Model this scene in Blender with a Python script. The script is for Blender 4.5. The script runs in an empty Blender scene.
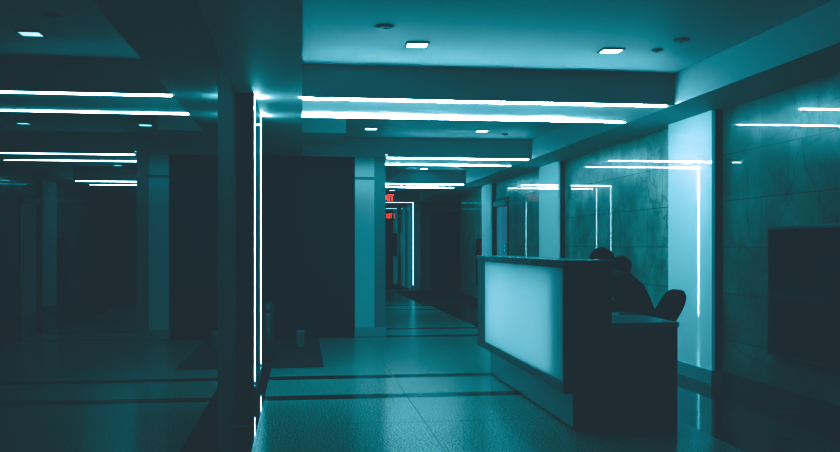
import bpy, bmesh, math, random
from mathutils import Vector, Matrix
random.seed(7)
S = bpy.context.scene
COL = S.collection
PI = math.pi

# ------------------------------------------------------------------ helpers
def link(name, bm, mat, parent=None, smooth=False):
    me = bpy.data.meshes.new(name)
    bmesh.ops.recalc_face_normals(bm, faces=bm.faces[:])
    bm.to_mesh(me); bm.free()
    for p in me.polygons: p.use_smooth = smooth
    if mat: me.materials.append(mat)
    o = bpy.data.objects.new(name, me); COL.objects.link(o)
    if parent:
        o.parent = parent
        o.matrix_parent_inverse = Matrix.Translation(parent.location).inverted() if parent.type == 'EMPTY' and parent.parent is None else Matrix()
    return o

def box(bm, x0, x1, y0, y1, z0, z1, bevel=0.0, seg=2):
    n = bmesh.new()
    vs = [n.verts.new((x, y, z)) for z in (z0, z1) for y in (y0, y1) for x in (x0, x1)]
    for f in ((0,1,3,2),(4,5,7,6),(0,1,5,4),(2,3,7,6),(0,2,6,4),(1,3,7,5)):
        n.faces.new([vs[i] for i in f])
    bmesh.ops.recalc_face_normals(n, faces=n.faces[:])
    if bevel:
        bmesh.ops.bevel(n, geom=n.edges[:], offset=bevel, segments=seg, affect='EDGES', profile=0.5)
    merge(bm, n)
    return bm

def merge(bm, n, mtx=None):
    if mtx is not None: bmesh.ops.transform(n, matrix=mtx, verts=n.verts[:])
    mp = {v: bm.verts.new(v.co) for v in n.verts}
    for f in n.faces:
        try: bm.faces.new([mp[v] for v in f.verts])
        except ValueError: pass
    n.free()

def B(*args, **k):
    return box(bmesh.new(), *args, **k)

def boxes(lst, bevel=0.0):
    bm = bmesh.new()
    for a in lst: box(bm, *a, bevel=bevel)
    return bm

def lathe(bm, prof, c=(0,0,0), seg=32, mtx=None):
    n = bmesh.new(); rings = []
    for r, z in prof:
        if r < 1e-6: rings.append([n.verts.new((0,0,z))])
        else: rings.append([n.verts.new((r*math.cos(2*PI*i/seg), r*math.sin(2*PI*i/seg), z)) for i in range(seg)])
    for a, b in zip(rings, rings[1:]):
        for i in range(seg):
            j = (i+1) % seg
            if len(a) == 1 and len(b) == 1: continue
            if len(a) == 1: n.faces.new((a[0], b[i], b[j]))
            elif len(b) == 1: n.faces.new((a[i], a[j], b[0]))
            else: n.faces.new((a[i], a[j], b[j], b[i]))
    if len(rings[0]) > 1: n.faces.new(rings[0][::-1])
    if len(rings[-1]) > 1: n.faces.new(rings[-1])
    merge(bm, n, Matrix.Translation(c) @ (mtx or Matrix()))
    return bm

def tube(bm, pts, r, seg=10):
    pts = [Vector(p) for p in pts]; n = bmesh.new(); rings = []
    rr = r if isinstance(r, (list, tuple)) else [r]*len(pts)
    for i, p in enumerate(pts):
        d = (pts[min(i+1, len(pts)-1)] - pts[max(i-1, 0)]).normalized()
        u = d.cross(Vector((0,0,1)) if abs(d.z) < .95 else Vector((1,0,0))).normalized(); v = d.cross(u)
        rings.append([n.verts.new(p + rr[i]*(math.cos(2*PI*k/seg)*u + math.sin(2*PI*k/seg)*v)) for k in range(seg)])
    for a, b in zip(rings, rings[1:]):
        for k in range(seg): n.faces.new((a[k], a[(k+1)%seg], b[(k+1)%seg], b[k]))
    n.faces.new(rings[0][::-1]); n.faces.new(rings[-1])
    merge(bm, n); return bm

def ellipsoid(bm, c, r, mtx=None, u=28, v=18, fn=None):
    n = bmesh.new(); bmesh.ops.create_uvsphere(n, u_segments=u, v_segments=v, radius=1.0)
    for w in n.verts:
        if fn: w.co = fn(w.co)
        w.co = Vector((w.co.x*r[0], w.co.y*r[1], w.co.z*r[2]))
    merge(bm, n, Matrix.Translation(c) @ (mtx or Matrix())); return bm

def thing(name, label, cat, loc, group=None):
    o = bpy.data.objects.new(name, None); COL.objects.link(o)
    o.location = loc; o.empty_display_size = .1
    o['label'] = label; o['category'] = cat; o['kind'] = 'thing'
    if group: o['group'] = group
    return o

def tag(o, label, cat, group=None):
    o['label'] = label; o['category'] = cat; o['kind'] = 'thing'
    if group: o['group'] = group
    return o

def struct(name, bm, mat, parent=None, label=None, smooth=False):
    o = link(name, bm, mat, parent, smooth)
    if parent is None: o['kind'] = 'structure'
    if label: o['label'] = label
    return o

# ------------------------------------------------------------------ materials
def base_mat(name):
    m = bpy.data.materials.new(name); m.use_nodes = True
    nt = m.node_tree; b = nt.nodes['Principled BSDF']
    return m, nt, b

def pmat(name, c, rough=.5, metal=0, ior=1.5, coat=0, coat_r=.03, emit=None, es=0, var=.0, scale=6, bump=0):
    m, nt, b = base_mat(name)
    N, L = nt.nodes, nt.links
    b.inputs['Roughness'].default_value = rough; b.inputs['Metallic'].default_value = metal
    b.inputs['IOR'].default_value = ior
    b.inputs['Coat Weight'].default_value = coat; b.inputs['Coat Roughness'].default_value = coat_r
    if emit:
        b.inputs['Emission Color'].default_value = (*emit, 1); b.inputs['Emission Strength'].default_value = es
    b.inputs['Base Color'].default_value = (*c, 1)
    if var or bump:
        tc = N.new('ShaderNodeTexCoord'); no = N.new('ShaderNodeTexNoise')
        no.inputs['Scale'].default_value = scale; no.inputs['Detail'].default_value = 5
        L.new(tc.outputs['Object'], no.inputs['Vector'])
        if var:
            mx = N.new('ShaderNodeMix'); mx.data_type = 'RGBA'
            mx.inputs['A'].default_value = (*[k*(1-var) for k in c], 1)
            mx.inputs['B'].default_value = (*[min(1, k*(1+var)) for k in c], 1)
            L.new(no.outputs['Fac'], mx.inputs['Factor']); L.new(mx.outputs['Result'], b.inputs['Base Color'])
        if bump:
            bp = N.new('ShaderNodeBump'); bp.inputs['Strength'].default_value = bump; bp.inputs['Distance'].default_value = .01
            L.new(no.outputs['Fac'], bp.inputs['Height']); L.new(bp.outputs['Normal'], b.inputs['Normal'])
    return m

TEAL = (.42, .82, 1.0)
CFG = dict(strip=88.0, pier=10.0, down=8.0, panel=0.075)

M = {}
M['paint'] = pmat('ceiling_paint', (.62, .64, .65), .55, var=.03, scale=2)
M['beam_panel_lightened'] = pmat('lightened_ceiling_paint', (.92, .93, .94), .4)  # ceiling paint made whiter to stand for the glow between LED lines
M['paint_wall'] = pmat('dark_wall_paint', (.16, .17, .18), .5, var=.1, scale=2)
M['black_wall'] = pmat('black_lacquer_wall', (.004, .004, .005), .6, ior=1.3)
M['glass_dark'] = pmat('smoked_mirror_glass', (.004, .005, .006), .012, ior=1.15)
M['glass_white_glow'] = pmat('backpainted_glass_added_glow', (.82, .86, .88), .03, ior=1.5, emit=TEAL, es=CFG['panel'])  # weak emission added to brighten the glass; no lamp behind it
M['glass_grey'] = pmat('grey_satin_panel', (.60, .62, .63), .2)
M['pier_dark'] = pmat('dark_pier_panel', (.05, .055, .06), .22, var=.1)
M['pier_mid'] = pmat('grey_pier_panel', (.22, .24, .25), .3, var=.05)
M['jamb'] = pmat('satin_grey_panel', (.028, .031, .032), .75, ior=1.15, var=.08)
M['edge'] = pmat('dark_metal_shaded_edge', (.03, .033, .036), .3)
M['skirt'] = pmat('brushed_skirting', (.45, .47, .48), .25, metal=.2)
M['skirt_dark'] = pmat('dark_skirting', (.03, .033, .035), .2)
M['counter_dark'] = pmat('dark_counter_laminate', (.018, .019, .021), .3, var=.15, scale=4)
M['counter_slab'] = pmat('counter_slab_stone', (.10, .11, .115), .22, var=.15, scale=20)
M['counter_frame'] = pmat('counter_metal_frame', (.20, .215, .22), .3, metal=.5)
M['counter_base'] = pmat('counter_plinth_steel', (.50, .51, .52), .22, metal=.2)
M['desk_top'] = pmat('pale_worktop', (.50, .53, .54), .12, var=.04)

def frosted():
    m, nt, b = base_mat('frosted_light_panel'); N, L = nt.nodes, nt.links
    b.inputs['Base Color'].default_value = (.82, .86, .88, 1); b.inputs['Roughness'].default_value = .1
    tr = N.new('ShaderNodeBsdfTranslucent'); tr.inputs['Color'].default_value = (.9, .94, .96, 1)
    mx = N.new('ShaderNodeMixShader'); mx.inputs[0].default_value = .5
    L.new(b.outputs[0], mx.inputs[1]); L.new(tr.outputs[0], mx.inputs[2])
    L.new(mx.outputs[0], N['Material Output'].inputs['Surface'])
    return m
M['desk_glass'] = frosted()
M['cavity'] = pmat('white_light_box', (.85, .87, .88), .6)
M['desk_lamp'] = pmat('light_box_tube', (.9, .9, .9), .4, emit=(.52, .84, .96), es=.95)
M['mid_strip'] = pmat('corridor_led_line', (.9, .9, .9), .4, emit=(.42, .82, 1.0), es=40)
M['far_strip'] = pmat('distant_led_line', (.9, .9, .9), .4, emit=TEAL, es=1.6)
M['strip'] = pmat('led_line', (.9, .9, .9), .4, emit=(.42, .82, 1.0), es=CFG['strip'])
M['pier_strip'] = pmat('led_line_vertical', (.9, .9, .9), .4, emit=(.42, .82, 1.0), es=CFG['pier'])
M['down'] = pmat('downlight_lens', (.9, .9, .9), .4, emit=(.42, .82, 1.0), es=CFG['down'])
M['fixture'] = pmat('white_fixture_rim', (.35, .36, .37), .4)
M['fixture_dark'] = pmat('grey_detector_plastic', (.22, .23, .23), .4)
M['screen'] = pmat('black_screen_glass', (.004, .004, .005), .12)
M['screen_frame'] = pmat('black_bezel', (.008, .008, .009), .5)
M['mat'] = pmat('black_rubber_matting', (.012, .012, .013), .85, var=.3, scale=120, bump=.4)
M['door_glass'] = pmat('blue_glass_door_glow', (.06, .16, .19), .08, emit=(.03, .55, .75), es=.2)  # emission added so the door glows blue with no light behind
M['door_dark'] = pmat('dark_door_leaf', (.014, .014, .016), .35, var=.2)
M['steel'] = pmat('brushed_steel', (.45, .46, .47), .25, metal=1)
M['bin'] = pmat('dark_blue_glazed_metal', (.004, .014, .018), .5)
M['pale_box'] = pmat('pale_plastic', (.13, .135, .14), .4)
M['exit_red'] = pmat('exit_red_light', (.4, .02, .01), .4, emit=(1.0, .07, .03), es=1.1)
M['exit_plate'] = pmat('exit_sign_housing', (.12, .12, .12), .4)
M['hair'] = pmat('black_hair', (.0025, .0025, .003), .9, ior=1.15, var=.3, scale=60, bump=.3)
M['jacket'] = pmat('black_knit_jacket', (.0025, .0025, .003), .9, ior=1.15, var=.25, scale=80, bump=.25)
M['trousers'] = pmat('charcoal_trousers', (.0025, .0025, .003), .9, ior=1.15, var=.2, scale=80)
M['skin'] = pmat('skin_tone', (.30, .17, .12), .5, var=.06, scale=15)
M['eye'] = pmat('eye_white', (.5, .5, .5), .2)
M['lip'] = pmat('lip_tone', (.25, .08, .07), .45)
M['chair_fabric'] = pmat('black_chair_upholstery', (.0025, .0025, .003), .9, ior=1.15, var=.25, scale=60, bump=.2)
M['chair_plastic'] = pmat('black_chair_plastic', (.012, .012, .013), .45)
M['shoe'] = pmat('black_shoe_leather', (.01, .01, .01), .35)

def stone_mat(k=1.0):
    m, nt, b = base_mat('polished_travertine'); N, L = nt.nodes, nt.links
    tc = N.new('ShaderNodeTexCoord')
    mp = N.new('ShaderNodeMapping'); mp.inputs['Rotation'].default_value = (0, 0, 0)
    sep = N.new('ShaderNodeSeparateXYZ'); com = N.new('ShaderNodeCombineXYZ')
    L.new(tc.outputs['Object'], sep.inputs[0])
    ad = N.new('ShaderNodeMath'); ad.operation = 'ADD'
    L.new(sep.outputs['X'], ad.inputs[0]); L.new(sep.outputs['Y'], ad.inputs[1])
    L.new(ad.outputs[0], com.inputs['X']); L.new(sep.outputs['Z'], com.inputs['Y'])
    br = N.new('ShaderNodeTexBrick'); br.offset = .5
    br.inputs['Scale'].default_value = 1; br.inputs['Brick Width'].default_value = .86; br.inputs['Row Height'].default_value = .43
    br.inputs['Mortar Size'].default_value = .004; br.inputs['Mortar Smooth'].default_value = .2
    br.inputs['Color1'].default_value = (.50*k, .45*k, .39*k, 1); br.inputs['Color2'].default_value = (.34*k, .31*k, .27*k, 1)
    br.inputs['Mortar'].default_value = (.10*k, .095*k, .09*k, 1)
    L.new(com.outputs[0], br.inputs['Vector'])
    n1 = N.new('ShaderNodeTexNoise'); n1.inputs['Scale'].default_value = 2.2; n1.inputs['Detail'].default_value = 8; n1.inputs['Roughness'].default_value = .62
    L.new(tc.outputs['Object'], n1.inputs['Vector'])
    r1 = N.new('ShaderNodeValToRGB'); r1.color_ramp.elements[0].position = .35; r1.color_ramp.elements[0].color = (.45, .45, .45, 1)
    r1.color_ramp.elements[1].position = .68; r1.color_ramp.elements[1].color = (1.3, 1.3, 1.3, 1)
    L.new(n1.outputs['Fac'], r1.inputs[0])
    mx = N.new('ShaderNodeMix'); mx.data_type = 'RGBA'; mx.blend_type = 'MULTIPLY'; mx.inputs['Factor'].default_value = 1
    L.new(br.outputs['Color'], mx.inputs['A']); L.new(r1.outputs['Color'], mx.inputs['B'])
    # cracks
    wn = N.new('ShaderNodeTexNoise'); wn.inputs['Scale'].default_value = 1.6; wn.inputs['Detail'].default_value = 6
    L.new(tc.outputs['Object'], wn.inputs['Vector'])
    va = N.new('ShaderNodeVectorMath'); va.operation = 'MULTIPLY_ADD'; va.inputs[1].default_value = (.9, .9, .9)
    L.new(wn.outputs['Color'], va.inputs[0]); L.new(tc.outputs['Object'], va.inputs[2])
    vo = N.new('ShaderNodeTexVoronoi'); vo.feature = 'DISTANCE_TO_EDGE'; vo.inputs['Scale'].default_value = 1.1
    L.new(va.outputs[0], vo.inputs['Vector'])
    r2 = N.new('ShaderNodeValToRGB'); r2.color_ramp.elements[0].position = 0; r2.color_ramp.elements[0].color = (.2, .2, .2, 1)
    r2.color_ramp.elements[1].position = .02; r2.color_ramp.elements[1].color = (1, 1, 1, 1)
    L.new(vo.outputs['Distance'], r2.inputs[0])
    m2 = N.new('ShaderNodeMix'); m2.data_type = 'RGBA'; m2.blend_type = 'MULTIPLY'; m2.inputs['Factor'].default_value = .55
    L.new(mx.outputs['Result'], m2.inputs['A']); L.new(r2.outputs['Color'], m2.inputs['B'])
    # small pits
    n3 = N.new('ShaderNodeTexNoise'); n3.inputs['Scale'].default_value = 28; n3.inputs['Detail'].default_value = 3
    L.new(tc.outputs['Object'], n3.inputs['Vector'])
    r3 = N.new('ShaderNodeValToRGB'); r3.color_ramp.elements[0].position = .28; r3.color_ramp.elements[0].color = (.45, .45, .45, 1)
    r3.color_ramp.elements[1].position = .36; r3.color_ramp.elements[1].color = (1, 1, 1, 1)
    L.new(n3.outputs['Fac'], r3.inputs[0])
    m3 = N.new('ShaderNodeMix'); m3.data_type = 'RGBA'; m3.blend_type = 'MULTIPLY'; m3.inputs['Factor'].default_value = .8
    L.new(m2.outputs['Result'], m3.inputs['A']); L.new(r3.outputs['Color'], m3.inputs['B'])
    L.new(m3.outputs['Result'], b.inputs['Base Color'])
    b.inputs['Roughness'].default_value = .3
    b.inputs['Coat Weight'].default_value = .5; b.inputs['Coat Roughness'].default_value = .012; b.inputs['Coat IOR'].default_value = 1.48
    return m
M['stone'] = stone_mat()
M['stone_shaded'] = stone_mat(.5)  # lower albedo puts the near bay's shade into the stone colour

BANDS = [7.78, 8.95, 12.9, 14.07, 18.3, 19.5, 25.6]
def floor_mat():
    m, nt, b = base_mat('terrazzo'); b.inputs['IOR'].default_value = 1.3; N, L = nt.nodes, nt.links
    tc = N.new('ShaderNodeTexCoord'); sep = N.new('ShaderNodeSeparateXYZ'); L.new(tc.outputs['Object'], sep.inputs[0])
    n1 = N.new('ShaderNodeTexNoise'); n1.inputs['Scale'].default_value = 75; n1.inputs['Detail'].default_value = 3; n1.inputs['Roughness'].default_value = .8
    L.new(tc.outputs['Object'], n1.inputs['Vector'])
    r1 = N.new('ShaderNodeValToRGB'); e = r1.color_ramp.elements
    e[0].position = .40; e[0].color = (.03, .028, .026, 1); e[1].position = .62; e[1].color = (.74, .69, .64, 1)
    L.new(n1.outputs['Fac'], r1.inputs[0])
    n2 = N.new('ShaderNodeTexNoise'); n2.inputs['Scale'].default_value = .8; n2.inputs['Detail'].default_value = 4
    L.new(tc.outputs['Object'], n2.inputs['Vector'])
    r2 = N.new('ShaderNodeValToRGB'); r2.color_ramp.elements[0].color = (.8, .8, .8, 1); r2.color_ramp.elements[1].color = (1.12, 1.12, 1.12, 1)
    L.new(n2.outputs['Fac'], r2.inputs[0])
    mx = N.new('ShaderNodeMix'); mx.data_type = 'RGBA'; mx.blend_type = 'MULTIPLY'; mx.inputs['Factor'].default_value = 1
    L.new(r1.outputs['Color'], mx.inputs['A']); L.new(r2.outputs['Color'], mx.inputs['B'])
    def near(axis, c, h):
        s = N.new('ShaderNodeMath'); s.operation = 'SUBTRACT'; s.inputs[1].default_value = c; L.new(sep.outputs[axis], s.inputs[0])
        a = N.new('ShaderNodeMath'); a.operation = 'ABSOLUTE'; L.new(s.outputs[0], a.inputs[0])
        t = N.new('ShaderNodeMath'); t.operation = 'LESS_THAN'; t.inputs[1].default_value = h; L.new(a.outputs[0], t.inputs[0])
        return t.outputs[0]
    def vmax(a, c):
        q = N.new('ShaderNodeMath'); q.operation = 'MAXIMUM'; L.new(a, q.inputs[0]); L.new(c, q.inputs[1]); return q.outputs[0]
    band = near('Y', BANDS[0], .11)
    for y in BANDS[1:]: band = vmax(band, near('Y', y, .11))
    lt = N.new('ShaderNodeMath'); lt.operation = 'LESS_THAN'; lt.inputs[1].default_value = -.32; L.new(sep.outputs['X'], lt.inputs[0])
    rt = N.new('ShaderNodeMath'); rt.operation = 'GREATER_THAN'; rt.inputs[1].default_value = 2.78; L.new(sep.outputs['X'], rt.inputs[0])
    lt_out = vmax(lt.outputs[0], rt.outputs[0])
    band = vmax(band, lt_out)
    m2 = N.new('ShaderNodeMix'); m2.data_type = 'RGBA'; m2.inputs['B'].default_value = (.012, .013, .014, 1)
    L.new(band, m2.inputs['Factor']); L.new(mx.outputs['Result'], m2.inputs['A'])
    joint = near('X', .9, .004)
    for x in (2.1, 3.3, -.3): joint = vmax(joint, near('X', x, .004))
    for y in (5.4, 6.6, 10.3, 11.6, 16.2): joint = vmax(joint, near('Y', y, .006))
    m3 = N.new('ShaderNodeMix'); m3.data_type = 'RGBA'; m3.inputs['B'].default_value = (.24, .23, .21, 1)
    L.new(joint, m3.inputs['Factor']); L.new(m2.outputs['Result'], m3.inputs['A'])
    L.new(m3.outputs['Result'], b.inputs['Base Color'])
    n4 = N.new('ShaderNodeTexNoise'); n4.inputs['Scale'].default_value = 2.0; n4.inputs['Detail'].default_value = 4
    L.new(tc.outputs['Object'], n4.inputs['Vector'])
    mr = N.new('ShaderNodeMapRange'); mr.inputs['To Min'].default_value = .17; mr.inputs['To Max'].default_value = .24
    L.new(n4.outputs['Fac'], mr.inputs['Value']); 
    rm = N.new('ShaderNodeMix'); rm.inputs['B'].default_value = .05
    L.new(lt_out, rm.inputs['Factor']); L.new(mr.outputs[0], rm.inputs['A']); L.new(rm.outputs['Result'], b.inputs['Roughness'])
    bp = N.new('ShaderNodeBump'); bp.inputs['Strength'].default_value = .02; bp.inputs['Distance'].default_value = .02
    n5 = N.new('ShaderNodeTexNoise'); n5.inputs['Scale'].default_value = 5; n5.inputs['Detail'].default_value = 2
    L.new(tc.outputs['Object'], n5.inputs['Vector']); L.new(n5.outputs['Fac'], bp.inputs['Height']); L.new(bp.outputs['Normal'], b.inputs['Normal'])
    return m
M['floor'] = floor_mat()

# ------------------------------------------------------------------ setting
ZS, ZC, ZT, TR = 2.577, 2.86, 3.0, .044            # soffit, coffer ceiling, slab top
XL, XP, XC, XW, XR = -.543, -.40, 3.344, 3.91, 3.81
struct('floor', B(-3.4, 7.2, -3, 33.4, -.12, 0), M['floor'])
ceil = boxes([
    (-3.4, 7.2, -3, 33.4, ZC, ZT),
    (-3.4, 0, -3, 12.9, ZS, ZC),
    (XC, 7.2, -3, 33.4, ZS, ZC),
    (0, XC, -3, -1, ZS, ZC),
    (0, XC, 7.78, 8.95, ZS+TR, ZC),
    (0, .494, 10.2, 11.4, ZS, ZC),
    (-3.4, 1.19, 12.9, 14.07, ZS, ZC),
    (1.19, XC, 12.9, 14.07, ZS+TR, ZC),
    (-3.4, 1.36, 14.07, 33.4, ZS, ZC),
    (1.36, 1.7, 14.07, 18.3, ZS, ZC), (1.36, 1.7, 19.5, 33.4, ZS, ZC),
    (1.36, XC, 18.3, 19.5, ZS+TR, ZC),
    (1.7, XC, 25.6, 33.4, ZS, ZC),
])
cl = struct('ceiling', ceil, M['paint'], label='pale ceiling with deep rectangular coffers between beams')

for xa, ya, yb in ((.002, 7.807, 8.923), (1.2, 12.927, 14.043), (1.362, 18.327, 19.473)):
    n = bmesh.new()          # underside slope is made to catch near LED light; it runs out at the soffit
    def zz(x, y): return ZS + (.040 if y == ya else .009)*(1 if x < 3 else .02)
    g = {(i, j, k): n.verts.new((x, y, zz(x, y) + (0 if k else .002))) for i, x in enumerate((xa, 2.6, XC)) for j, y in enumerate((ya, yb)) for k in (0, 1)}
    for k in (0, 1):
        for i in (0, 1): n.faces.new([g[i,0,k], g[i+1,0,k], g[i+1,1,k], g[i,1,k]])
    for j in (0, 1):
        for i in (0, 1): n.faces.new([g[i,j,0], g[i+1,j,0], g[i+1,j,1], g[i,j,1]])
    for i in (0, 2): n.faces.new([g[i,0,0], g[i,1,0], g[i,1,1], g[i,0,1]])
    struct('beam_panel', n, M['beam_panel_lightened'], cl, label='underside of a ceiling beam, LED glow put into its whiter colour')
# left: mirror-like smoked glass wall, then a pier, then a dark alcove
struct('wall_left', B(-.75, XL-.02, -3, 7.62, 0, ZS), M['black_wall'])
ys = [-3, -.6, 1.6, 3.8, 5.98]
gl = bmesh.new()
for a, c in zip(ys, ys[1:]): box(gl, XL-.02, XL, a+.002, c-.002, .0, ZS-.003)
wg = struct('window_1', gl, M['glass_dark'], label='tall smoked glass wall panels mirroring the lobby')
struct('trim_2', boxes([(XL-.02, XL, 5.985, 7.0, 0, ZS-.003), (XL-.02, XL, 7.004, 7.62, 0, ZS-.003)]), M['jamb'], label='satin grey panel between the smoked glass and the pier')
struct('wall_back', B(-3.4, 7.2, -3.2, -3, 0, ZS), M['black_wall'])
p1 = struct('pillar', B(-.75, XP, 7.63, 9.02, 0, ZS), M['pier_dark'], label='dark pier with LED lines at the end of the smoked glass')
struct('baseboard', B(-.75, XP+.012, 7.618, 9.03, 0, .13), M['skirt_dark'], p1)
# alcove
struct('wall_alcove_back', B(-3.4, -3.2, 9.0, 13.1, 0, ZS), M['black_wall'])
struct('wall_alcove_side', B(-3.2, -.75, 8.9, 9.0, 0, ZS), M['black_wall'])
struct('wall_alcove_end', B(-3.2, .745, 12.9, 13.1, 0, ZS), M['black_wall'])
p2 = struct('pillar', B(.745, 1.19, 12.93, 14.07, 0, ZS), M['pier_mid'], label='grey pier with pale glass front beside the dark alcove')
pf = struct('front_panel', boxes([(.752, 1.03, 12.905, 12.93, .13, 2.25), (.752, 1.03, 12.905, 12.93, 2.29, ZS-.002)]), M['glass_grey'], p2, label='pale glass front panel')
struct('edge', B(1.03, 1.19, 12.90, 12.93, .13, ZS-.002), M['pier_mid'], p2, label='darker edge strip')
struct('baseboard', B(.745, 1.20, 12.885, 14.08, 0, .13), M['skirt'], p2)
struct('wall_left_corridor', B(1.0, 1.25, 14.07, 33.2, 0, ZS), M['paint_wall'])
p3 = struct('pillar', B(1.25, 1.36, 18.25, 19.55, 0, ZS), M['pier_mid'], label='grey pier further along the corridor')

struct('pillar', B(1.25, 1.30, 25.6, 26.02, 0, ZS), M['pier_mid'], label='furthest grey pier on the left of the corridor')
d4 = struct('door_4', boxes([(1.25, 1.29, 26.05, 26.1, 0, 2.34), (1.25, 1.29, 27.2, 27.25, 0, 2.34), (1.25, 1.29, 26.1, 27.2, 2.29, 2.34)]), M['door_dark'], label='dark door in the left wall of the far passage')
struct('door_leaf', B(1.25, 1.265, 26.1, 27.2, .01, 2.29), M['door_dark'], d4)
# right: stone wall and white glass pilasters
DY0, DY1, DZ = 16.86, 17.93, 2.2
struct('wall_right_near', B(XW, XW+.2, -3, 8.02, 0, ZS), M['stone_shaded'], label='near polished travertine wall behind the black screen, shade put into its colour')
st = boxes([(XW, XW+.2, 8.02, DY0, 0, ZS), (XW, XW+.2, DY0, DY1, DZ, ZS), (XW, XW+.2, DY1, 22.0, 0, ZS)])
struct('wall_right', st, M['stone'], label='polished travertine wall of large slabs')
sk = boxes([(XW-.015, XW, -3, 7.98, 0, .13), (XW-.015, XW, 9.05, 13.0, 0, .13), (XW-.015, XW, 14.2, DY0-.06, 0, .13), (XW-.015, XW, 19.0, 22.0, 0, .13)])
struct('baseboard_right', sk, M['skirt_dark'])
for i, (a, c) in enumerate(((8.0, 9.03), (13.1, 14.22), (17.98, 18.92))):
    p = struct('pillar', B(XR+.03, XW, a, c, 0, ZS), M['edge'],  # dark body puts shade into the pilaster's unlit side
               label=['white glass pilaster on the stone wall behind the reception desk', 'second white glass pilaster on the stone wall', 'third white glass pilaster beside the blue glass door'][i])
    struct('glass_panel', B(XR, XR+.03, a+.012, c-.004, .13, ZS-.002), M['glass_white_glow'], p, label='white back-painted glass with a faint added glow')
    struct('baseboard', B(XR-.012, XW, a-.004, c+.004, 0, .13), M['skirt'], p)
# glass door in bay three
d1 = struct('door_1', boxes([(XW-.02, XW+.16, DY0-.05, DY0, 0, DZ+.05), (XW-.02, XW+.16, DY1-.03, DY1+.02, 0, DZ), (XW-.02, XW+.16, DY0, DY1, DZ, DZ+.05)]), M['edge'], label='blue glass door in the stone wall')
struct('door_leaf', B(XW+.008, XW+.045, DY0, DY1-.03, 0.01, DZ-.12), M['door_glass'], d1)
struct('header', B(XW-.07, XW+.10, DY0+.02, DY1-.03, DZ-.11, DZ-.01, bevel=.008), M['fixture'], d1, label='pale door closer box')
struct('door_handle', tube(bmesh.new(), [(XW-.03, DY0+.12, .8), (XW-.03, DY0+.12, 1.35)], .014), M['steel'], d1, smooth=True)
struct('wall_behind_door', B(XW+.2, XW+.26, DY0-.2, DY1+.2, 0, ZS), M['black_wall'])
# far end
struct('wall_far', boxes([(3.37, 3.75, 26.2, 26.4, 0, ZS), (4.62, 7.2, 26.2, 26.4, 0, ZS), (3.75, 4.62, 26.2, 26.4, 2.3, ZS)]), M['paint_wall'])
d2 = struct('door_2', boxes([(3.75, 3.8, 26.16, 26.42, 0, 2.3), (4.57, 4.62, 26.16, 26.42, 0, 2.3), (3.8, 4.57, 26.16, 26.42, 2.25, 2.3)]), M['door_dark'], label='dark double door at the far end')
struct('door_leaf', B(3.805, 4.183, 26.24, 26.29, .01, 2.245), M['door_dark'], d2)
struct('door_leaf', B(4.187, 4.565, 26.24, 26.29, .01, 2.245), M['door_dark'], d2)
struct('wall_side_hall', B(7.0, 7.2, 22, 26.2, 0, ZS), M['black_wall'])
struct('wall_side_hall_near', B(4.11, 7.2, 21.8, 22.0, 0, ZS), M['black_wall'])
struct('wall_right_passage', B(3.33, 3.5, 26.42, 33.2, 0, ZS), M['glass_grey'], label='pale wall of the far passage')
jm = struct('trim_1', boxes([(3.22, 3.42, 25.98, 26.2, 0, ZS)]), M['paint'])
for k, (a, c) in enumerate(((27.6, 28.1), (29.2, 29.9), (31.6, 32.4))):
    struct('pillar', B(3.27, 3.33, a, c, 0, ZS), M['glass_white_glow'], label=['nearest pale pilaster in the far passage', 'middle pale pilaster in the far passage', 'furthest pale pilaster in the far passage'][k])
struct('wall_end', B(1.25, 3.33, 33.0, 33.2, 0, ZS), M['paint_wall'])
d3 = struct('door_3', boxes([(2.3, 2.36, 32.94, 33.0, 0, 2.2), (3.2, 3.26, 32.94, 33.0, 0, 2.2), (2.36, 3.2, 32.94, 33.0, 2.14, 2.2)]), M['door_dark'], label='dark door at the very end under the far exit sign')
struct('door_leaf', B(2.36, 3.2, 32.96, 33.0, .01, 2.14), M['door_dark'], d3)

# ------------------------------------------------------------------ LED lines
def ledh(x0, x1, y, label, sgn, mat='strip'):
    t = thing('ceiling_light_strip', label, 'light', (x0, y, ZS), 'LED lines along the ceiling beams')
    y0, y1 = (y, y+.022) if sgn > 0 else (y-.022, y)
    link('diffuser', boxes([(x0, x1, y0, y1, ZS-(.017 if sgn > 0 else .005), ZS+(TR if sgn > 0 else .012))]), M[mat], t)
    yo = (y-.003, y) if sgn > 0 else (y, y+.003)
    link('channel_lip', boxes([(x0-.005, XC, *yo, ZS-.001, ZS+TR)]), M['paint'], t)
    link('end_cap', boxes([(x1, x1+.012, y0, y1, ZS-.018, ZS+.001)]), M['fixture'], t)
def ledv(x, y, label, ang=4.5, w=.055, mat='pier_strip', sx=1):
    # a slim wedge-shaped diffuser let into the pier face
    t = thing('light_strip', label, 'light', (x, y, .13), 'LED lines running down the piers')
    d = w*math.tan(math.radians(ang))*sx
    def wedge(z0, z1, g=0):
        n = bmesh.new()
        pr = [(x-.004*sx, y-g), (x+.001*sx, y-g), (x+d+g*sx, y+w), (x-.004*sx, y+w)]
        lo = [n.verts.new((*p, z0)) for p in pr]; hi = [n.verts.new((*p, z1)) for p in pr]
        n.faces.new(lo[::-1]); n.faces.new(hi)
        for k in range(4): n.faces.new((lo[k], lo[(k+1)%4], hi[(k+1)%4], hi[k]))
        return n
    link('diffuser', wedge(.15, ZS-.004), M[mat], t)
    link('end_cap', wedge(.128, .15, .001), M['fixture'], t)
ledh(0.005, 3.27, 7.785, 'bright LED line on the near edge of the nearest ceiling beam', 1)
ledh(0.005, 3.30, 8.945, 'bright LED line on the far edge of the nearest ceiling beam', -1)
ledh(1.22, 3.30, 12.905, 'LED line on the near edge of the second ceiling beam, above the grey pier', 1, 'mid_strip')
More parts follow.
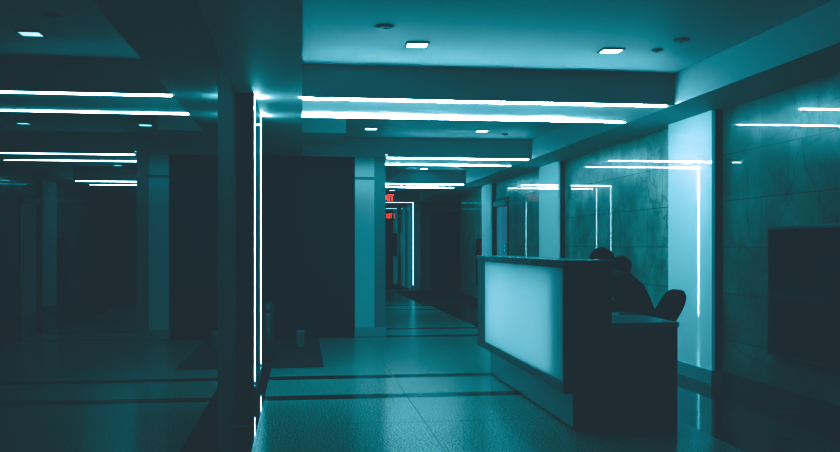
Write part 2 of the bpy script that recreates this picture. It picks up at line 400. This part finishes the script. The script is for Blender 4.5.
ledh(1.22, 3.30, 14.065, 'LED line on the far edge of the second ceiling beam', -1, 'mid_strip')
ledh(1.36, 3.30, 18.305, 'short LED line on the near edge of the third ceiling beam', 1, 'mid_strip')
ledh(1.36, 3.30, 19.495, 'short LED line on the far edge of the third ceiling beam', -1, 'mid_strip')
ledh(1.36, 3.25, 26.10, 'small distant LED line over the far passage entrance, behind the nearer exit sign', 1, 'far_strip')
ledh(1.36, 3.20, 30.4, 'smallest LED line inside the far passage', 1, 'far_strip')
ledv(XP, 7.76, 'tall vertical LED line on the near corner of the dark pier by the smoked glass')
ledv(XP, 8.90, 'tall vertical LED line on the far corner of the dark pier by the smoked glass')
ledv(1.19, 13.97, 'vertical LED line on the grey pier, seen mirrored in the white glass pilaster', 4.5)
ledv(1.36, 18.27, 'vertical LED line mirrored in the stone wall, right one of the close pair', 3.2)
ledv(1.36, 19.2, 'vertical LED line mirrored in the stone wall, left one of the close pair', 3.2)
ledv(1.30, 25.75, 'distant vertical LED line mirrored in the stone beside the blue glass door', 2.2)
ledv(3.22, 26.0, 'short distant vertical LED line on the right jamb of the far passage', 14, .08, 'far_strip', -1)

# ------------------------------------------------------------------ ceiling fittings
def downlight(x, y, label, z=ZC):
    t = thing('downlight', label, 'downlight', (x, y, z), 'square ceiling downlights')
    h = .075
    link('trim_ring', boxes([(x-h-.012, x+h+.012, y-h-.012, y-h, z-.014, z-.001), (x-h-.012, x+h+.012, y+h, y+h+.012, z-.014, z-.001),
                        (x-h-.012, x-h, y-h, y+h, z-.014, z-.001), (x+h, x+h+.012, y-h, y+h, z-.014, z-.001)]), M['fixture'], t)
    link('lens', boxes([(x-h, x+h, y-h, y+h, z-.009, z-.001)]), M['down'], t)
    ld = bpy.data.lights.new('downlight_lamp', 'SPOT'); ld.energy = 9; ld.color = (.45, .84, 1.0)
    ld.spot_size = math.radians(105); ld.spot_blend = .8; ld.shadow_soft_size = .05
    lo_ = bpy.data.objects.new('downlight_lamp', ld); COL.objects.link(lo_); lo_.parent = t
    lo_.location = (0, 0, -.03)
def disc(name, x, y, label, cat, r=.055, z=ZC, h=.03):
    t = thing(name, label, cat, (x, y, z))
    link('housing', lathe(bmesh.new(), [(r*.5, -h*.5), (r*.85, -h*.45), (r, -h*.2), (r, -.001)], (x, y, z), 28), M['fixture_dark'], t, True)
    link('nozzle', lathe(bmesh.new(), [(.0, -h*.5-.007), (.009, -h*.5-.006), (.009, -h*.5+.002)], (x, y, z), 12), M['steel'], t, True)
CAMZ, F, PSI = 1.3, 900.0, math.atan(.1311)
cs, sn = math.cos(PSI), math.sin(PSI)
def at(px, py, z):                        # pixel of the photograph -> point at height z
    fw = (z - CAMZ)*F/(246 - py); xo = (px-420)/F*fw
    return (xo*cs + fw*sn, -xo*sn + fw*cs)
x, y = at(417, 44, ZC); downlight(x, y, 'left square downlight in the nearest coffer')
x, y = at(611, 50, ZC); downlight(x, y, 'right square downlight in the nearest coffer')
x, y = at(371, 128.3, ZC); downlight(x, y, 'left small downlight in the second coffer')
x, y = at(482, 130.5, ZC); downlight(x, y, 'right small downlight in the second coffer')
x, y = at(424, 168.5, ZC); downlight(x, y, 'tiny downlight in the third coffer above the grey pier')
x, y = at(392, 190, ZC); downlight(x, y, 'tiniest downlight in the fourth coffer near the exit sign')
x, y = at(385, 26, ZC); disc('smoke_detector', x, y, 'flat round detector on the nearest coffer ceiling, left of the downlights', 'detector', .065)
x, y = at(681, 39.5, ZC); disc('smoke_detector', x, y, 'round detector on the nearest coffer ceiling near the right soffit', 'detector', .06)
x, y = at(657, 49.5, ZC); disc('sprinkler', x, y, 'small sprinkler head right of the right downlight', 'sprinkler', .04)
x, y = at(505, 134, ZC); disc('sprinkler', x, y, 'tiny sprinkler head in the second coffer', 'sprinkler', .05)

# ------------------------------------------------------------------ exit signs
def exit_sign(xr, y, z0, z1, label, stem=None):
    w = (z1-z0)*1.62; x0 = xr - w
    t = thing('exit_sign', label, 'sign', ((x0+xr)/2, y, z0))
    link('housing', B(x0, xr, y-.02, y+.03, z0, z1, bevel=.006), M['exit_plate'], t)
    cu = bpy.data.curves.new('lettering', 'FONT'); cu.body = 'EXIT'; cu.size = (z1-z0)*.98; cu.align_x = 'CENTER'
    cu.extrude = .004; cu.offset = .006
    o = bpy.data.objects.new('lettering', cu)
    dg = bpy.context.evaluated_depsgraph_get(); COL.objects.link(o); dg.update()
    me = bpy.data.meshes.new_from_object(o.evaluated_get(dg)); COL.objects.unlink(o); bpy.data.objects.remove(o)
    me.materials.clear(); me.materials.append(M['exit_red']); me.name = 'lettering'
    o = bpy.data.objects.new('lettering', me); COL.objects.link(o)
    xs = [v.co.x for v in me.vertices]; zs = [v.co.y for v in me.vertices]
    sx = w*.94/(max(xs)-min(xs)); sz = (z1-z0)*.84/(max(zs)-min(zs))
    cx, cz = (max(xs)+min(xs))/2, (max(zs)+min(zs))/2
    for v in me.vertices:
        v.co = Vector(((v.co.x-cx)*sx + (x0+xr)/2, y-.026-v.co.z*.5, (v.co.y-cz)*sz + (z0+z1)/2))
    o.parent = t; o.matrix_parent_inverse = Matrix.Translation(t.location).inverted()
    o['label'] = 'red EXIT lettering'
    if stem: link('stem', B((x0+xr)/2-.02, (x0+xr)/2+.02, y-.01, y+.02, z1, stem), M['exit_plate'], t)
exit_sign(2.25, 22.0, 2.385, 2.59, 'nearer red EXIT sign hanging from the far ceiling', ZC)
exit_sign(3.31, 32.97, 2.29, 2.51, 'further small red EXIT sign above the end door')

# ------------------------------------------------------------------ reception desk
Y0, Y1 = 6.13, 9.27
X0, X1, X2 = 1.819, 2.165, 2.669
t = thing('reception_desk', 'long reception desk with glowing white front panel and dark end', 'reception desk', (2.2, 7.7, 0))
link('light_panel', B(X0+.02, X0+.026, Y0+.045, Y1-.30, .335, 1.145), M['desk_glass'], t)['label'] = 'glowing frosted white front panel'
link('frame_stile', B(X0+.005, X0+.14, Y0, Y0+.045, .335, 1.145), M['counter_frame'], t)
link('frame_stile', B(X0+.005, X0+.14, Y1-.30, Y1, .335, 1.145), M['counter_frame'], t)
link('light_box', boxes([(X0+.132, X0+.14, Y0+.045, Y1-.30, .335, 1.145), (X0+.03, X0+.132, Y0+.045, Y1-.30, .335, .337), (X0+.03, X0+.132, Y0+.045, Y1-.30, 1.143, 1.145),
     (X0+.03, X0+.132, Y0+.045, Y0+.047, .337, 1.143), (X0+.03, X0+.132, Y1-.302, Y1-.30, .337, 1.143)]), M['cavity'], t)
link('light_sheet', boxes([(X0+.122, X0+.131, Y0+.40, Y1-.36, .36, 1.05)]), M['desk_lamp'], t)
link('bottom_rail', boxes([(X0, X1, Y0, Y1, .27, .335)], ), M['counter_slab'], t)
link('counter_top', B(X0-.006, X1+.01, Y0-.006, Y1+.01, 1.145, 1.2, bevel=.004), M['counter_slab'], t)
link('body', boxes([(X0+.14, X1, Y0+.004, Y1, .335, 1.145)]), M['counter_dark'], t)
link('end_panel', boxes([(X0+.001, X1+.002, Y0-.006, Y0+.002, .262, 1.144)], ), M['counter_dark'], t)
pl = boxes([(1.892, 1.93, Y0+.02, 7.52, .02, .27), (1.892, 1.93, 7.526, 8.94, .02, .27)])
link('plinth', pl, M['counter_base'], t)['label'] = 'brushed metal plinth panels'
link('plinth_core', boxes([(1.905, 2.16, Y0+.03, 8.93, 0, .27)]), M['edge'], t)
wt = bmesh.new(); box(wt, X1+.002, X2, Y0, Y1, .722, .757, bevel=.004)
link('worktop', wt, M['desk_top'], t)['label'] = 'pale lower worktop'
link('side_panel', boxes([(1.9, X2-.012, Y0+.002, Y0+.04, 0, .722)]), M['counter_dark'], t)
link('side_panel', boxes([(2.16, X2-.012, Y1-.06, Y1-.02, 0, .722)]), M['counter_dark'], t)
dk = boxes([(2.18, 2.62, 8.55, 9.2, .05, .70)])
ped = link('drawer_pedestal', dk, M['counter_dark'], t)
for k in range(3):
    d = link('drawer', B(2.62, 2.637, 8.57, 9.18, .07+k*.21, .26+k*.21, bevel=.003), M['counter_dark'], ped)

# ------------------------------------------------------------------ office chair
CX, CY = 2.82, 7.22
t = thing('office_chair', 'black office chair with rounded tilted back behind the reception desk', 'chair', (CX, CY, 0))
sb = bmesh.new(); box(sb, CX-.25, CX+.19, CY-.24, CY+.24, .425, .50, bevel=.035, seg=4)
link('seat', sb, M['chair_fabric'], t, True)
# curved back: leans away from the desk
bk = bmesh.new(); nu, nv = 18, 18; grid = {}
lean = math.radians(31)
def backpt(u, v, side):
    # u -1..1 across width, v 0..1 up the back, rounded outline
    wv = .235*math.sqrt(max(0, 1 - abs(2*v-1)**3.2))
    yy = u*wv
    wrap = -.10*(u*u)*(wv/.235)
    th = .052*math.sqrt(max(0, 1-abs(u)**4))*math.sqrt(max(0, 1-abs(2*v-1)**4))
    d = wrap + .02*math.sin(v*PI) + side*th
    return Vector((d*math.cos(lean) + v*.43*math.sin(lean), yy, v*.43*math.cos(lean) - d*math.sin(lean)))
rotz = Matrix.Rotation(math.radians(-14), 3, 'Z')
off = Vector((CX+.125, CY, .555))
for side in (-1, 1):
    for i in range(nu+1):
        for j in range(nv+1):
            grid[side, i, j] = bk.verts.new(rotz @ backpt(-1+2*i/nu, .002+.996*j/nv, side) + off)
    for i in range(nu):
        for j in range(nv):
            bk.faces.new((grid[side,i,j], grid[side,i+1,j], grid[side,i+1,j+1], grid[side,i,j+1]))
bmesh.ops.remove_doubles(bk, verts=bk.verts[:], dist=.0015)
rim = [e for e in bk.edges if e.is_boundary]
if rim: bmesh.ops.bridge_loops(bk, edges=rim) if False else None
link('backrest', bk, M['chair_fabric'], t, True)
link('back_bracket', tube(bmesh.new(), [(CX+.08, CY, .42), (CX+.17, CY, .45), (CX+.185, CY, .55), (CX+.20, CY, .64)], .022), M['chair_plastic'], t, True)
link('gas_column', lathe(bmesh.new(), [(.03, .09), (.03, .25), (.022, .25), (.022, .425)], (CX, CY, 0), 20), M['steel'], t, True)
for k in range(5):
    a = 2*PI*k/5 + .3; ca, sa = math.cos(a), math.sin(a)
    lg = link('leg', tube(bmesh.new(), [(CX+.02*ca, CY+.02*sa, .105), (CX+.26*ca, CY+.26*sa, .075)], [.024, .015]), M['chair_plastic'], t, True)
    w = bmesh.new()
    lathe(w, [(.018, -.02), (.028, -.016), (.028, .016), (.018, .02)], (CX+.26*ca, CY+.26*sa, .028), 18, Matrix.Rotation(a, 4, 'Z') @ Matrix.Rotation(PI/2, 4, 'X'))
    tube(w, [(CX+.26*ca, CY+.26*sa, .04), (CX+.26*ca, CY+.26*sa, .08)], .008)
    link('caster', w, M['chair_plastic'], lg, True)
for s in (-1, 1):
    link('armrest', tube(bmesh.new(), [(CX+.05, CY+s*.25, .45), (CX+.05, CY+s*.27, .60), (CX+.02, CY+s*.27, .635), (CX-.12, CY+s*.27, .635)], .016), M['chair_plastic'], t, True)

# ------------------------------------------------------------------ person
def skinned(name, nodes, edges, mat, parent, levels=2, root=0):
    me = bpy.data.meshes.new(name)
    me.from_pydata([n[0] for n in nodes], edges, [])
    o = bpy.data.objects.new(name, me); COL.objects.link(o)
    sk = o.modifiers.new('skin', 'SKIN'); sk.use_smooth_shade = True; sk.branch_smoothing = .6
    for i, n in enumerate(nodes):
        r = n[1] if isinstance(n[1], tuple) else (n[1], n[1])
        me.skin_vertices[0].data[i].radius = r
    me.skin_vertices[0].data[root].use_root = True
    ss = o.modifiers.new('sub', 'SUBSURF'); ss.levels = levels; ss.render_levels = levels
    dg = bpy.context.evaluated_depsgraph_get(); dg.update()
    nm = bpy.data.meshes.new_from_object(o.evaluated_get(dg))
    bpy.data.objects.remove(o)
    for p in nm.polygons: p.use_smooth = True
    nm.materials.clear(); nm.materials.append(mat); nm.name = name
    q = bpy.data.objects.new(name, nm); COL.objects.link(q)
    if parent:
        q.parent = parent
        q.matrix_parent_inverse = Matrix.Translation(parent.location).inverted() if parent.type == 'EMPTY' else Matrix()
    return q

PY = 7.2
def body_nodes(grow=0.0, parts='all'):
    n, e, idx = [], [], {}
    def add(k, co, r, par=None):
        idx[k] = len(n); n.append((co, r if isinstance(r, tuple) else (r, r)))
        if par: e.append((idx[par], idx[k]))
    add('pelvis', (2.80, PY, .57), (.145, .165))
    add('waist', (2.80, PY, .70), (.135, .145), 'pelvis')
    add('chest', (2.745, PY, .86), (.160, .17), 'waist')
    add('upper', (2.67, PY, .985), (.14, .155), 'chest')
    add('neckbase', (2.60, PY, 1.065), (.09, .085), 'upper')
    add('neck', (2.52, PY, 1.115), (.052, .052), 'neckbase')
    for s, q in ((-1, 'r'), (1, 'l')):
        add('sh'+q, (2.63, PY+s*.185, .985), .066, 'upper')
        add('el'+q, (2.55, PY+s*.275, .83), .048, 'sh'+q)
        add('fo'+q, (2.45, PY+s*.20, .812), .043, 'el'+q)
        add('wr'+q, (2.36, PY+s*.09, .797), .029, 'fo'+q)
        add('hip'+q, (2.74, PY+s*.10, .56), .092, 'pelvis')
        add('kn'+q, (2.37, PY+s*.12, .56), .062, 'hip'+q)
        add('ca'+q, (2.38, PY+s*.12, .38), .055, 'kn'+q)
        add('an'+q, (2.42, PY+s*.12, .11), .038, 'ca'+q)
        add('to'+q, (2.28, PY+s*.13, .045), .035, 'an'+q)
    return n, e, idx
person = thing('person', 'person in dark clothes hunched over the reception desk, hair in a low bun', 'person', (2.80, PY, 0))
n, e, ix = body_nodes()
# hands: palm plus four fingers and a thumb resting on the worktop
for s, q in ((-1, 'r'), (1, 'l')):
    w = Vector(n[ix['wr'+q]][0]); d = Vector((-.80, -s*.60, 0)).normalized(); side = Vector((-d.y*s, d.x*s, 0))
    i0 = len(n); n.append((tuple(w + d*.055 + Vector((0, 0, -.008))), (.022, .034))); e.append((ix['wr'+q], i0))
    for k, ln in enumerate((.068, .078, .072, .056)):
        f = side*(.026 - .0175*k)
        a = w + d*.092 + f + Vector((0, 0, -.006)); b = a + d*ln*.55 + Vector((0, 0, .004)); c = a + d*ln + Vector((0, 0, -.012))
        j = len(n); n += [(tuple(a), (.0095,)*2), (tuple(b), (.0085,)*2), (tuple(c), (.007,)*2)]
        e += [(i0, j), (j, j+1), (j+1, j+2)]
    a = w + d*.03 + side*.034; b = a + d*.03 + side*.024; c = b + d*.03 + side*.004
    j = len(n); n += [(tuple(a), (.013,)*2), (tuple(b), (.0105,)*2), (tuple(c), (.009,)*2)]
    e += [(ix['wr'+q], j), (j, j+1), (j+1, j+2)]
body = skinned('body', n, e, M['skin'], person)
# jacket and trousers grow from the same joints, a little thicker
def garment(name, keys, mat, grow, root):
    nn, ee, jj = body_nodes(); names = {v: k for k, v in jj.items()}
    keep = [jj[k] for k in keys]; mp = {o: i for i, o in enumerate(keep)}
    nodes = [(nn[o][0], tuple(r+grow for r in nn[o][1])) for o in keep]
    edges = [(mp[a], mp[b]) for a, b in ee if a in mp and b in mp]
    return skinned(name, nodes, edges, mat, person, root=mp[jj[root]])
garment('jacket', ['pelvis', 'waist', 'chest', 'upper', 'neckbase', 'shr', 'elr', 'for', 'wrr', 'shl', 'ell', 'fol', 'wrl'], M['jacket'], .012, 'pelvis')
garment('trousers', ['pelvis', 'hipr', 'knr', 'car', 'anr', 'hipl', 'knl', 'cal', 'anl'], M['trousers'], .013, 'pelvis')
for s in (-1, 1):
    sh = bmesh.new(); ellipsoid(sh, (2.335, PY+s*.125, .048), (.135, .05, .046), fn=lambda c: Vector((c.x, c.y, max(c.z, -.95))))
    link('shoe', sh, M['shoe'], person, True)
# head, looking down at the desk (face towards -x)
HC = Vector((2.468, PY, 1.158)); tilt = Matrix.Rotation(math.radians(-28), 4, 'Y')
hm = Matrix.Translation(HC) @ tilt
def H(v): return hm @ Vector(v)
hd = bmesh.new()
def headshape(c):
    c = c.copy()
    if c.z < 0:
        k = -c.z; c.x = c.x*(1-.28*k) - .10*k; c.y *= 1-.34*k
    if c.x < -.6 and c.z > -.5: c.x *= .96
    return c
ellipsoid(hd, (0, 0, 0), (.098, .077, .122), fn=headshape, u=36, v=26)
ellipsoid(hd, (-.100, 0, -.022), (.020, .014, .024), u=14, v=10)        # nose
for s in (-1, 1): ellipsoid(hd, (.008, s*.076, -.012), (.020, .008, .030), u=14, v=10)
for v in hd.verts: v.co = hm @ v.co
hd_o = link('head', hd, M['skin'], body, True)
hd_o.matrix_parent_inverse = Matrix.Translation(person.location).inverted() @ Matrix()
hd_o.matrix_parent_inverse = (Matrix.Translation(person.location) @ body.matrix_parent_inverse).inverted()
def headpart(name, bm, mat):
    for v in bm.verts: v.co = hm @ v.co
    return link(name, bm, mat, person, True)
for s in (-1, 1):
    headpart('eye', ellipsoid(bmesh.new(), (-.086, s*.030, .006), (.010, .014, .009), u=14, v=10), M['eye'])
headpart('mouth', ellipsoid(bmesh.new(), (-.088, 0, -.062), (.010, .024, .007), u=14, v=10), M['lip'])
hb = bmesh.new()
def hairshape(c):
    c = c.copy()
    if c.x < -.35 and c.z < .45: c.x = -.35 + (c.x+.35)*.15
    if c.z < -.55: c.z = -.55 + (c.z+.55)*.3
    return c
ellipsoid(hb, (.010, 0, .014), (.106, .088, .118), fn=hairshape, u=40, v=28)
hair = headpart('hair', hb, M['hair'])
bn = bmesh.new(); ellipsoid(bn, (2.632, PY, 1.137), (.082, .085, .082), u=30, v=20, fn=lambda c: c*(1+.05*math.sin(7*c.x+3)*math.sin(6*c.z)+.03*math.sin(11*c.y)))
link('hair_bun', bn, M['hair'], person, True)

# ------------------------------------------------------------------ wall screens, mats, alcove things
def wall_screen(y0, y1, z0, z1, label):
    t = thing('mounted_screen', label, 'screen', (XW, (y0+y1)/2, z0), 'dark screens on the stone wall')
    link('bezel', B(XW-.06, XW-.002, y0, y1, z0, z1, bevel=.006), M['screen_frame'], t)
    link('display', boxes([(XW-.063, XW-.058, y0+.025, y1-.025, z0+.025, z1-.025)]), M['screen'], t)
wall_screen(5.0, 7.07, .40, 1.46, 'large blank black screen low on the near stone wall')
wall_screen(19.3, 19.75, .40, 1.46, 'distant blank black screen on the wall past the far end of the desk')

def floor_mat_obj(x0, x1, y0, y1, label):
    o = link('floor_mat', B(x0, x1, y0, y1, .001, .012, bevel=.004), M['mat'])
    tag(o, label, 'mat', 'black floor mats')
floor_mat_obj(-2.6, .23, 9.7, 12.8, 'black floor mat in front of the dark alcove on the left')
floor_mat_obj(2.64, 6.0, 19.6, 25.9, 'black floor mat far down the corridor before the dark doors')
floor_mat_obj(1.9, 3.2, 26.9, 30.0, 'small dark floor mat just inside the far passage')

bx_, by_ = -.40, 10.15
t = thing('litter_bin', 'tall dark bin with rounded top in the shadowed alcove behind the pier', 'bin', (bx_, by_, .012))
link('body', lathe(bmesh.new(), [(.085, .012), (.09, .03), (.09, .56), (.082, .57)], (bx_, by_, 0), 32), M['bin'], t, True)
link('lid', lathe(bmesh.new(), [(.093, .571), (.095, .60), (.085, .65), (.055, .685), (.0, .70)], (bx_, by_, 0), 32), M['bin'], t, True)
x, y = at(300.5, 347, 0.012)
t = thing('pedal_bin', 'small pale upright box standing on the black alcove mat', 'bin', (x, y, .012))
link('body', B(x-.05, x+.05, y-.05, y+.05, .012, .20, bevel=.006), M['pale_box'], t)
link('lid', B(x-.053, x+.053, y-.053, y+.053, .20, .225, bevel=.006), M['fixture_dark'], t)
# dark notice cabinet on the far passage wall
t = thing('mounted_notice_cabinet', 'small dark cabinet on the wall of the far passage', 'cabinet', (3.25, 30.7, .95))
link('body', B(3.16, 3.329, 30.0, 31.5, .95, 1.75, bevel=.01), M['glass_grey'], t)
link('door', B(3.145, 3.16, 30.05, 31.45, 1.0, 1.7), M['pier_mid'], t)

# added point lamps with no fitting, making the soffit glow by the pier LEDs
for yy in (7.86, 8.92):
    ld = bpy.data.lights.new('added_soffit_glow', 'POINT'); ld.energy = 1.2; ld.color = (.42, .88, 1.0); ld.shadow_soft_size = .006
    lo_ = bpy.data.objects.new('added_soffit_glow', ld); COL.objects.link(lo_); lo_.location = (XP+.012, yy, ZS-.09)
# ------------------------------------------------------------------ camera, world, view
cam = bpy.data.cameras.new('camera'); co = bpy.data.objects.new('camera', cam); COL.objects.link(co)
co.location = (0, 0, CAMZ); co.rotation_euler = (PI/2, 0, -PSI)
cam.sensor_width = 36; cam.lens = 36*F/840; cam.shift_y = 20/840
cam.clip_start = .02; cam.clip_end = 200
S.camera = co
w = bpy.data.worlds.new('world'); S.world = w; w.use_nodes = True
w.node_tree.nodes['Background'].inputs[0].default_value = (.02, .05, .06, 1)
w.node_tree.nodes['Background'].inputs[1].default_value = .1

S.cycles.max_bounces = 10; S.cycles.diffuse_bounces = 5; S.cycles.glossy_bounces = 6
S.cycles.sample_clamp_indirect = 4; S.cycles.use_denoising = True
vs = S.view_settings
vs.view_transform = 'Standard'; vs.look = 'None'; vs.exposure = 0.0
# film-like teal grade with lifted blacks
vs.use_curve_mapping = True
cm = vs.curve_mapping
def setc(c, pts):
    while len(c.points) > 2: c.points.remove(c.points[1])
    c.points[0].location = pts[0]; c.points[-1].location = pts[-1]
    for p in pts[1:-1]: c.points.new(*p)
    for p in c.points: p.handle_type = 'VECTOR'
setc(cm.curves[0], [(0, .0135), (.017, .011), (.04, .006), (.062, .003), (.1, .004), (.19, .085), (.245, .16), (.31, .30), (.47, 1.0), (1, 1)])
setc(cm.curves[1], [(0, .0245), (.03, .037), (.08, .077), (.2, .205), (.4, .45), (.9, 1), (1, 1)])
setc(cm.curves[2], [(0, .0315), (.035, .045), (.09, .09), (.21, .225), (.41, .47), (.89, 1), (1, 1)])
cm.update()
